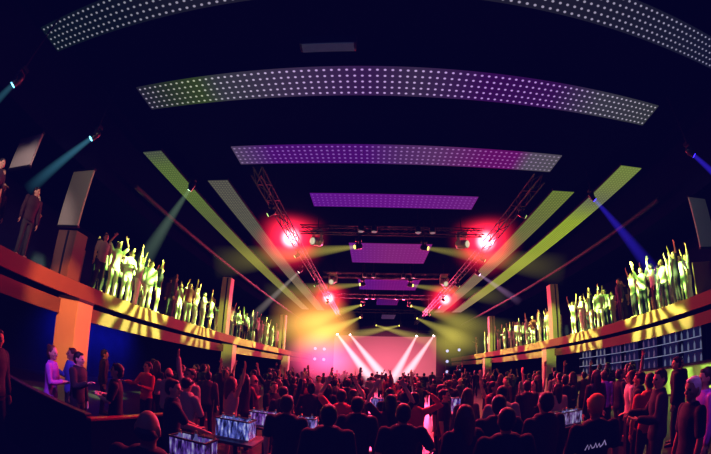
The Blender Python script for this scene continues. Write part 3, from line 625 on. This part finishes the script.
o = obj('shirt_print', pb, mat('pale_print', (.6, .5, .75), .6, emit=(.45, .35, .7), es=.35, noise=.1), pc); o['label'] = 'pale scrawled print across the back'  # print brightness painted in as a weak glow
P(5.27, 7.45, -10, 'man in a purple shirt standing right of the orange-lit cap', top='long', over={'top': 'purple'})
P(5.35, 6.9, -100, 'dark-clothed man with a red-lit neck before the bar shelf', top='jacket', over=BK)
P(4.75, 5.75, 60, 'guest in a white shirt in front of the bar shelf', top='tee', fem=True, hair='long', over={'top': 'whitetop'})
P(4.32, 4.98, 40, 'man in a dark suit right beside the guest in the white shirt', top='jacket', over=BK)
P(3.95, 4.30, -20, 'guest with a red-lit neck left of the big man in profile', top='tee', over={'top': 'red_lit_top'})
P(3.62, 3.72, 55, 'big man in a black jacket in profile at the right, forearms forward', pose='forward', top='jacket', hyaw=30, scale=1.04, over=BK)
P(5.86, 5.48, 40, 'man with a red-lit face standing head above the others by the bar', top='jacket', hyaw=25, scale=1.03, over=BK)
P(3.08, 2.62, 70, 'guest with white hair and red-lit face at the right edge', top='tee', hyaw=20, over={'hair': 'whitetop', 'top': 'blacktop'})
P(3.75, 2.95, 60, 'person in a purple top cut off by the right edge of the photo', top='long', over={'top': 'purple'})
# the printed line on the shirt
t = thing('podium', 'low black podium in the crowd right of the stage', 'podium', (4.6, 20.0, 0))
obj('top_plate', B(-.7, .7, -.6, .6, .46, .5), M['dark'], t); obj('skirt', B(-.66, .66, -.56, .56, 0, .46), M['metal'], t)
P(4.6, 20.0, 20, 'dancer on the podium standing above the crowd right of the stage', pose='one_up', top='tee', z=.5, over=BK)

# the rest of the crowd
tables = [(-1.74, 4.82), (-1.70, 3.45), (-1.72, 6.15), (-1.0, 6.1), (-4.4, 7.75), (.24, 9.1), (2.05, 8.8), (3.3, 5.75)]
combos = [('relaxed', False, 'tee', 'short', 0), ('relaxed', True, 'long', 'long', 0), ('relaxed', False, 'jacket', 'short', 30), ('raised', False, 'tee', 'short', 0), ('raised', True, 'tee', 'long', 0), ('one_up', False, 'long', 'short', 0),
          ('one_up', True, 'dress', 'long', 0), ('phone', False, 'tee', 'short', -25), ('clasp', True, 'long', 'bun', 20), ('clasp', False, 'jacket', 'cap', 0), ('circle', True, 'tee', 'long', 0), ('forward', False, 'long', 'bald', 35)]
def look(c): 
    pz = {'relaxed': 'arms down', 'raised': 'with both arms raised', 'one_up': 'with one arm raised', 'phone': 'one hand held up', 'clasp': 'hands at the chest', 'circle': 'arms curved overhead', 'forward': 'reaching forward'}[c[0]]
    hr = {'short': 'short-haired', 'long': 'long-haired', 'bun': 'bun-haired', 'cap': 'capped', 'bald': 'bald'}[c[3]]
    return '%s %s' % (hr, {'tee': 't-shirted', 'long': 'long-sleeved', 'jacket': 'jacketed', 'dress': 'dress-wearing'}[c[2]]), pz
def free(x, y, d):
    return all((x - a) ** 2 + (y - b) ** 2 > d * d for a, b in taken) and all((x - a) ** 2 + (y - b) ** 2 > .7 ** 2 for a, b in tables) and not any(abs(x - px) < .9 and abs(y - py) < .7 for px in (LX, RX) for py in (7, 18.6, 18.9, 30.6, 32))
rng = random.Random(5)
for n, y0, y1, x0, x1, d, zone in ((24, 5.6, 8.2, -4.3, 6.6, .62, 'in the front rows'), (36, 8.2, 12.0, -6.3, 8.6, .66, 'in mid-crowd'),
                             (34, 12.0, 17.5, -6.6, 8.9, .72, 'behind mid-crowd'), (30, 17.5, 27, -6.6, 9.0, .85, 'far down the hall'), (22, 27, 43, -6.2, 8.8, .95, 'before the stage')):
    k = tries = 0
    while k < n and tries < 4000:
        tries += 1
        x, y = rng.uniform(x0, x1), rng.uniform(y0, y1)
        if not free(x, y, d): continue
        c = combos[rng.choices(range(12), (5, 5, 4, 1.2, 1.2, 1.5, 1, 3, 2, 2, .8, 2) if y < 12 else (5, 5, 3, .8, .8, 1.4, .7, 3, 2, 1, .8, 1))[0]]
        a, b = look(c); turn = rng.gauss(0, 30) if rng.random() < .72 else rng.uniform(100, 260)
        lab = '%s guest %s, %s' % (a, b, zone)
        P(x, y, turn, lab, pose=c[0], fem=c[1], top=c[2], hair=c[3], hyaw=c[4], scale=rng.uniform(.95, 1.05), group='%s guests %s %s' % (a, b, zone), shoes=False); k += 1
# balcony guests
spots = []
for side, edge, ys in ((-1, LX, [(3.6, 5.9, 5), (8.2, 8.9, 2), (9.0, 12.4, 15), (12.7, 14.1, 2), (14.2, 17.2, 11), (19.5, 24.8, 13), (25.2, 31, 11)]), (1, RX, [(8.9, 12.0, 14), (12.4, 13.9, 3), (14.1, 17.4, 12), (19.6, 24, 12), (24.3, 29.5, 11), (32.0, 36, 4)])):
    for (a, b, n) in ys:
        for i in range(n):
            spots.append((side, edge + side * (rng.uniform(.30, .36) + .58 * (0, 1.05, 2.1)[i % 3]), a + (b - a) * (i + .5) / n + rng.uniform(-.05, .05), a, b))
def zone_of(side, a):
    s = 'left' if side < 0 else 'right'
    if side < 0: return {3.6: 'at the near end of the left balcony', 8.2: 'just left of the nearest green ring, left balcony', 9.0: 'in the nearest green ring, left balcony', 12.7: 'between two green rings, left balcony', 14.2: 'in the second green ring, left balcony', 19.5: 'beyond the second pillar, left balcony', 25.2: 'at the stage end, left balcony'}[a]
    return {8.9: 'in the nearest green ring, right balcony', 12.4: 'between two green rings, right balcony', 14.1: 'in the second green ring, right balcony', 19.6: 'beyond the second pillar, right balcony', 24.3: 'near the stage end, right balcony', 32.0: 'past the third pillar, right balcony'}[a]
for i, (side, x, y, a, b) in enumerate(spots):
    c = combos[(0, 3, 1, 4, 2, 5, 7, 10, 3, 6, 8, 4)[i % 12]]
    if a in (3.6, 8.2, 12.7, 12.4): c = combos[(0, 7, 1, 2, 8)[i % 5]]
    aa, bb = look(c); zn = zone_of(side, a)
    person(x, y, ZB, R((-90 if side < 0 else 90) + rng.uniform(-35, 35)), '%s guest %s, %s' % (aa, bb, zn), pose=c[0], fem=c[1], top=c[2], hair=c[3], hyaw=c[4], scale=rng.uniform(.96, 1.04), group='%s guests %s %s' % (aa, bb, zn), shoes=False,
           over={'top': ('whitetop', 'grey', 'whitetop', 'grey', 'top')[i % 5], 'trousers': ('grey', 'whitetop', 'trousers')[i % 3], 'stockings': 'grey'} if a in (9.0, 14.2, 19.5, 25.2, 8.9, 14.1, 19.6, 24.3, 32.0) else None)  # paler clothes on ring guests, so the light rings look filled

# ------------------------------------------------------------------ tables, glowing ice bins, bottles, booth
def bin_mat(name, col, k):
    ma, nt, b = _nt(name)
    b.inputs['Base Color'].default_value = (.01, .01, .03, 1); b.inputs['Roughness'].default_value = .25
    tc = nt.nodes.new('ShaderNodeTexCoord'); mp = nt.nodes.new('ShaderNodeMapping'); mp.inputs['Scale'].default_value = (26, 26, 7); nt.links.new(tc.outputs['Object'], mp.inputs[0])
    n = nt.nodes.new('ShaderNodeTexNoise'); n.inputs['Scale'].default_value = 1; n.inputs['Detail'].default_value = 3; nt.links.new(mp.outputs[0], n.inputs['Vector'])
    rp = nt.nodes.new('ShaderNodeValToRGB'); nt.links.new(n.outputs['Fac'], rp.inputs['Fac'])
    el = rp.color_ramp.elements; el[0].position = .40; el[0].color = (*[c * .03 for c in col], 1); el[1].position = .70; el[1].color = (.7, .75, 1, 1)
    e = el.new(.55); e.color = (*[c * .6 for c in col], 1)
    nt.links.new(rp.outputs['Color'], b.inputs['Emission Color']); b.inputs['Emission Strength'].default_value = k
    return ma
glass = mat('bottle_glass', (.04, .08, .06), .1, spec=.6, emit=(.25, .25, .8), es=.25, noise=.3)  # bin light on the glass painted as a weak blue glow
gold = mat('foil', (.5, .4, .15), .3, .8, noise=.1)
def bottle_mesh(s=1.0):
    bm = bmesh.new(); lathe(bm, [(r * s, z * s) for r, z in ((.034, 0), (.038, .01), (.038, .18), (.032, .215), (.015, .25), (.0135, .30))], 12); return bm
BOT = new_mesh(bottle_mesh(), 'bottle'); BOT.materials.append(glass)
cb = bmesh.new(); lathe(cb, [(.0155, .285), (.0165, .29), (.0165, .318), (.012, .322)], 12); CAP = new_mesh(cb, 'cap'); CAP.materials.append(gold)
for me in (BOT, CAP):
    for p in me.polygons: p.use_smooth = True
def bottle(loc, label, group, s=1.0, ma=None):
    b = obj('bottle', BOT, None, loc=loc); b.scale = (s,) * 3; tag(b, label, 'bottle', group); obj('cap', CAP, None, b)
    if ma: b.material_slots[0].link = 'OBJECT'; b.material_slots[0].material = ma
    return b
def table(x, y, h, w, label, d=None):
    t = thing('cocktail_table', label, 'table', (x, y, 0)); d = d or w
    obj('table_top', B(-w / 2, w / 2, -d / 2, d / 2, h - .04, h, bev=.01), M['wood'], t)
    b = bmesh.new(); lathe(b, [(.05, .03), (.035, .08), (.035, h - .041)], 14); obj('stem', b, M['metal'], t, smooth=True)
    b = bmesh.new(); lathe(b, [(.24, 0), (.24, .02), (.06, .045)], 20); obj('base', b, M['metal'], t, smooth=True)
bins = [ # x, y, table h, w, d, h, colour, strength, what
 (-1.74, 4.82, 1.03, .46, .32, .26, (.16, .2, 1.0), .75, 'brightly lit blue-white ice bin on the table before the reaching young man'),
 (-1.70, 3.45, .98, .40, .3, .26, (.3, .12, 1.0), .45, 'violet lit ice bin cut off by the bottom edge of the photo'),
 (-1.72, 6.15, 1.03, .46, .3, .22, (.45, .12, 1.0), .55, 'violet lit ice bin behind the blue-white one'),
 (-1.0, 6.1, 1.0, .30, .26, .24, (.35, .25, 1.0), .8, 'small bluish lit ice bin left of the broad man in black'),
 (-4.4, 7.75, 1.1, .42, .3, .22, (.25, .2, 1.0), .65, 'distant violet lit ice bin under the left balcony'),
 (.24, 9.1, 1.05, .44, .3, .34, (.35, .2, 1.0), .6, 'violet lit ice bin in the crowd below the stage'),
 (2.05, 8.8, 1.05, .3, .26, .34, (.25, .12, .9), .6, 'narrow violet lit ice bin in the crowd right of centre'),
 (3.3, 5.75, 1.0, .4, .3, .22, (.5, .35, 1.0), .5, 'pale violet lit ice bin right of the orange-lit cap')]
for i, (x, y, th, w, d, h, col, k, lab) in enumerate(bins):
    table(x, y, th, .68 if i < 2 else .6, 'dark table under the ' + lab.split(' on the table')[0].split(' cut off')[0])
    t = thing('ice_bin', lab, 'ice bin', (x, y, th))
    bmx = bin_mat('lit_bin', col, k)
    f = bmesh.new(); box(f, -w / 2, w / 2, -d / 2, -d / 2 + .012, .02, h); box(f, -w / 2, w / 2, d / 2 - .012, d / 2, .02, h); box(f, -w / 2, -w / 2 + .012, -d / 2 + .012, d / 2 - .012, .02, h); box(f, w / 2 - .012, w / 2, -d / 2 + .012, d / 2 - .012, .02, h)
    obj('bin_wall', f, bmx, t); obj('bin_floor', B(-w / 2, w / 2, -d / 2, d / 2, 0, .02), M['white'], t)
    f = bmesh.new()
    for sx in (-1, 1):
        box(f, sx * w / 2 - .012, sx * w / 2 + .012, -d / 2 - .012, d / 2 + .012, h, h + .018)
        box(f, -w / 2 + .012, w / 2 - .012, sx * d / 2 - .012, sx * d / 2 + .012, h, h + .018)
    obj('rim', f, M['metal'], t)
    nb = max(2, int(w / .11))
    for j in range(nb):
        bx_ = x - w / 2 + w * (j + .5) / nb
        bottle((bx_, y + (.06 if j % 2 else -.05), th + .021), 'bottle standing in the ' + lab.split(' on the table')[0].split(' cut off')[0], 'bottles in the ' + lab.split(' on the table')[0], s=min(1.0, h / .26))
# booth rail with the red-lit top on the left, and an added black panel
t = thing('booth_rail', 'low dark booth partition with a red-lit top edge at the left', 'partition', (-3.23, 4.85, 0), R(87))
obj('panel', B(-1.25, 1.25, -.03, .03, 0, 1.01), M['void'], t); obj('top_rail', B(-1.27, 1.27, -.05, .05, 1.01, 1.05, bev=.012), M['red_lit_edge'], t)
t = thing('added_dark_panel', 'added black panel darkening the lower left corner', 'partition', (-4.95, 3.62, 0))  # added panel that keeps the figures' lower halves dark
obj('panel', B(-1.6, 1.6, -.04, .04, 0, 1.06), M['void'], t); obj('cap_board', B(-1.62, 1.62, -.07, .07, 1.06, 1.09, bev=.01), M['sofa'], t)
def chair(x, y, rz, label):
    t = thing('lounge_chair', label, 'chair', (x, y, 0), rz)
    obj('seat', B(-.28, .28, -.27, .27, .40, .52, bev=.03), M['sofa'], t)
    b = bmesh.new(); n = 9
    prof = [(-.28 + .0, .50)] ; pts = []
    for s_ in (-.025, .025):
        pts.append([Vector((.28 * math.cos(PI * k / 12), -.27 + s_ , .82 + .22 * math.sin(PI * k / 12))) for k in range(13)] + [Vector((-.28, -.27 + s_, .5)), Vector((.28, -.27 + s_, .5))])
    loft(b, pts); obj('backrest', b, M['sofa'], t)
    b = bmesh.new(); tube(b, [Vector((.285, -.27, .5))] + [Vector((.285 * math.cos(PI * k / 12), -.27, .82 + .225 * math.sin(PI * k / 12))) for k in range(13)] + [Vector((-.285, -.27, .5))], [.018] * 15, 8); obj('back_frame', b, M['red_lit_edge'], t, smooth=True)
    for sx in (-1, 1):
        for sy in (-1, 1):
            b = bmesh.new(); tube(b, [(sx * .24, sy * .23, .40), (sx * .27, sy * .25, .012)], [.02, .014], 8); obj('leg', b, M['metal'], t)
chair(.12, 2.75, R(5), 'round-backed dark lounge chair at the bottom edge, left of the other'); chair(.78, 2.9, R(-8), 'round-backed dark lounge chair at the bottom edge, right of the other')
o = bmesh.new()
# bar shelf on the right under the balcony
t = thing('bar_shelf', 'long dark bottle shelf on the right wall under the balcony', 'shelf', (12.6, 15.3, 0), PI / 2)
L = 5.2
f = bmesh.new(); box(f, -L, L, -.33, -.3, 0, 2.70); obj('back_panel', f, mat('shelf_back', (.015, .018, .05), .5, emit=(.02, .02, .12), es=.25, noise=.3), t)  # dim blue light on the back panel painted as glow
shz = (1.02, 1.55, 2.05)
edge_glow = mat('shelf_edge_highlight', (.2, .2, .3), .4, emit=(.45, .5, .85), es=.42, noise=.2)  # pale highlights along the boards painted as glowing edges
for z in shz + (2.55,):
    s_ = obj('shelf_board', B(-L, L, -.3, .05, z - .04, z), M['dark'], t)
    if z > 1.2: obj('edge_highlight', B(-L, L, .051, .06, z - .035, z - .005), edge_glow, s_)
for k in range(8):
    xx = -L + 2 * L * k / 7; obj('upright', B(xx - .02, xx + .02, -.3, .04, .0, 2.55), M['dark'], t)
bg = [mat('bottle_tone', c, .15, emit=c, es=.35, noise=.2) for c in ((.25, .3, .5), (.08, .12, .3), (.35, .35, .45), (.2, .12, .3))]  # light on the bottles painted as a glow of their colour
k = 0
for z, rn in zip(shz, ('lowest', 'middle', 'upper')):
    for i in range(26):
        yy = 15.3 - L + .2 + (2 * L - .4) * i / 25
        if min(abs(yy - (15.3 - L + 2 * L * q / 7)) for q in range(8)) < .08: continue
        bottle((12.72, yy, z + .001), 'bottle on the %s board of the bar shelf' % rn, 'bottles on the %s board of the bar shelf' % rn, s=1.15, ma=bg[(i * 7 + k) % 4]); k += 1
t = thing('bar_counter', 'long bar counter with a green-lit front below the bar shelf', 'bar counter', (11.3, 14.0, 0), PI / 2)
obj('counter_top', B(-6.6, 6.6, -.35, .35, 1.08, 1.14, bev=.01), M['steel'], t)
cm, nt, b_ = _nt('painted_green_light'); tc = nt.nodes.new('ShaderNodeTexCoord'); n = nt.nodes.new('ShaderNodeTexNoise'); n.inputs['Scale'].default_value = 2.2; nt.links.new(tc.outputs['Object'], n.inputs['Vector'])  # green gobo light on the counter front painted as emission
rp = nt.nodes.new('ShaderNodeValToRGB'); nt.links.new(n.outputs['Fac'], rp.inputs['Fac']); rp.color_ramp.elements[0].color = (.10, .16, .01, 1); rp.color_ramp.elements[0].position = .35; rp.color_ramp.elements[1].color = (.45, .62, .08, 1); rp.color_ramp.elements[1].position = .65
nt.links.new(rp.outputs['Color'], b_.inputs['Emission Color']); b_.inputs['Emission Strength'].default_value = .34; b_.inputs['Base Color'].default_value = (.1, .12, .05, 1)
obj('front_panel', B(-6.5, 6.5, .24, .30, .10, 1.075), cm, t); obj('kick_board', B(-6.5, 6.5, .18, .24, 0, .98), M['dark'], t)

# ------------------------------------------------------------------ lights
def area(loc, to, col, e, sx, sy):
    la = bpy.data.lights.new('area', 'AREA'); la.shape = 'RECTANGLE'; la.size = sx; la.size_y = sy; la.energy = e; la.color = col; la.spread = R(110)
    o = bpy.data.objects.new('area_lamp', la); C.objects.link(o); o.location = loc; o.rotation_mode = 'QUATERNION'; o.rotation_quaternion = (Vector(to) - Vector(loc)).to_track_quat('-Z', 'Y'); return o
def spot(loc, to, col, e, ang, blend=.5, soft=.15):
    la = bpy.data.lights.new('spot', 'SPOT'); la.energy = e; la.color = col; la.spot_size = R(ang); la.spot_blend = blend; la.shadow_soft_size = soft
    o = bpy.data.objects.new('spot_lamp', la); C.objects.link(o); o.location = loc; o.rotation_mode = 'QUATERNION'; o.rotation_quaternion = (Vector(to) - Vector(loc)).to_track_quat('-Z', 'Y'); return o
area((1.5, 38, 7.0), (1.2, 22, 0), (1, .06, .20), 4500, 12, 3)              # pink stage wash on the crowd
for yy, ee in ((11, 4600), (16, 6000), (22, 6500), (29, 6500)):
    spot((.9, yy, 7.5), (.9, yy - 2.5, 0), (1, .03, .10), ee, 95, .8)
spot((7.0, 17, 7.5), (6.0, 12, 1.5), (1, .55, .12), 900, 70, .8); spot((6.5, 24, 7.5), (6.5, 19, 1.5), (1, .6, .15), 1200, 70, .8)   # warm light on the right of the crowd
spot((-2.5, 2.5, 6.8), (-7.6, 7.0, 2.2), (1, .27, .07), 5200, 21); spot((-2.0, 3.5, 7.0), (-7.5, 8.0, 3.6), (1, .16, .06), 260, 60)            # orange on the nearest left pillar and edge
spot((2.5, 8, 7.2), (9.7, 11, 2.9), (1, .22, .12), 700, 60)                 # red on the right balcony edge
spot((-1.5, 12, 7.2), (-7.5, 13, 2.9), (1, .25, .10), 500, 60)
spot((-2.0, 14, 7.0), (-7.5, 18.6, 3.6), (.85, .85, .10), 2400, 24); spot((-2.0, 27, 7.0), (-7.5, 32, 3.6), (.85, .85, .12), 2400, 22)
spot((4.0, 14, 7.0), (9.6, 18.9, 3.6), (.75, .95, .12), 2600, 24); spot((4.0, 26, 7.0), (9.6, 30.6, 3.6), (.75, .95, .12), 2600, 22)
spot((-3, 3.5, 7.2), (-8, 6.6, 5.4), (.8, .85, .5), 260, 30); spot((4.5, 4.5, 7.2), (10.2, 7.4, 5.4), (.7, .8, .7), 220, 30)
area((-11.0, 13.5, 2.6), (-12.4, 13.5, 1.6), (.03, .06, 1), 260, 6, .5)      # blue wall under the left balcony
spot((-3.4, 2.6, 4.2), (-4.95, 4.4, 1.2), (.6, .15, 1), 520, 34)
spot((-3.0, 4.2, 4.5), (-7.4, 6.7, .7), (.8, 1, .1), 160, 16)              # yellow-green pool at the foot of the nearest left pillar
spot((2.6, 1.6, 4.4), (3.8, 2.95, 1.35), (.55, .12, 1), 160, 26); spot((3.4, 5.2, 5.5), (5.3, 7.45, 1.3), (.5, .15, 1), 160, 22)           # added violet lamps that make the purple tops at right read
area((0, -3, 8), (0, 8, 2), (.18, .16, 1), 45, 14, 3)                        # added faint blue fill that tints the dark surfaces
spot((-5.5, 1.0, 6), (-8.3, 4.8, 4.6), (.9, .55, .55), 800, 36)
spot((-2.4, 8.5, 7), (-2.6, 4.2, 1), (1, .05, .10), 2200, 55); spot((4.6, 8.5, 7), (4.3, 4.2, 1), (1, .06, .10), 2200, 60)
w = bpy.data.worlds.new('hall_dark'); S.world = w; w.use_nodes = True
w.node_tree.nodes['Background'].inputs['Color'].default_value = (.01, .008, .05, 1); w.node_tree.nodes['Background'].inputs['Strength'].default_value = .1
S.view_settings.view_transform = 'Standard'
S.view_settings.use_curve_mapping = True
S.view_settings.curve_mapping.black_level = (-.0010, -.0009, -.018)   # lifted navy blacks of the print
S.view_settings.curve_mapping.update()
S.cycles.use_denoising = True
S.cycles.max_bounces = 5; S.cycles.volume_bounces = 0; S.cycles.transparent_max_bounces = 24
S.cycles.sample_clamp_indirect = 3
S.cycles.volume_step_rate = 1.0; S.cycles.volume_max_steps = 128
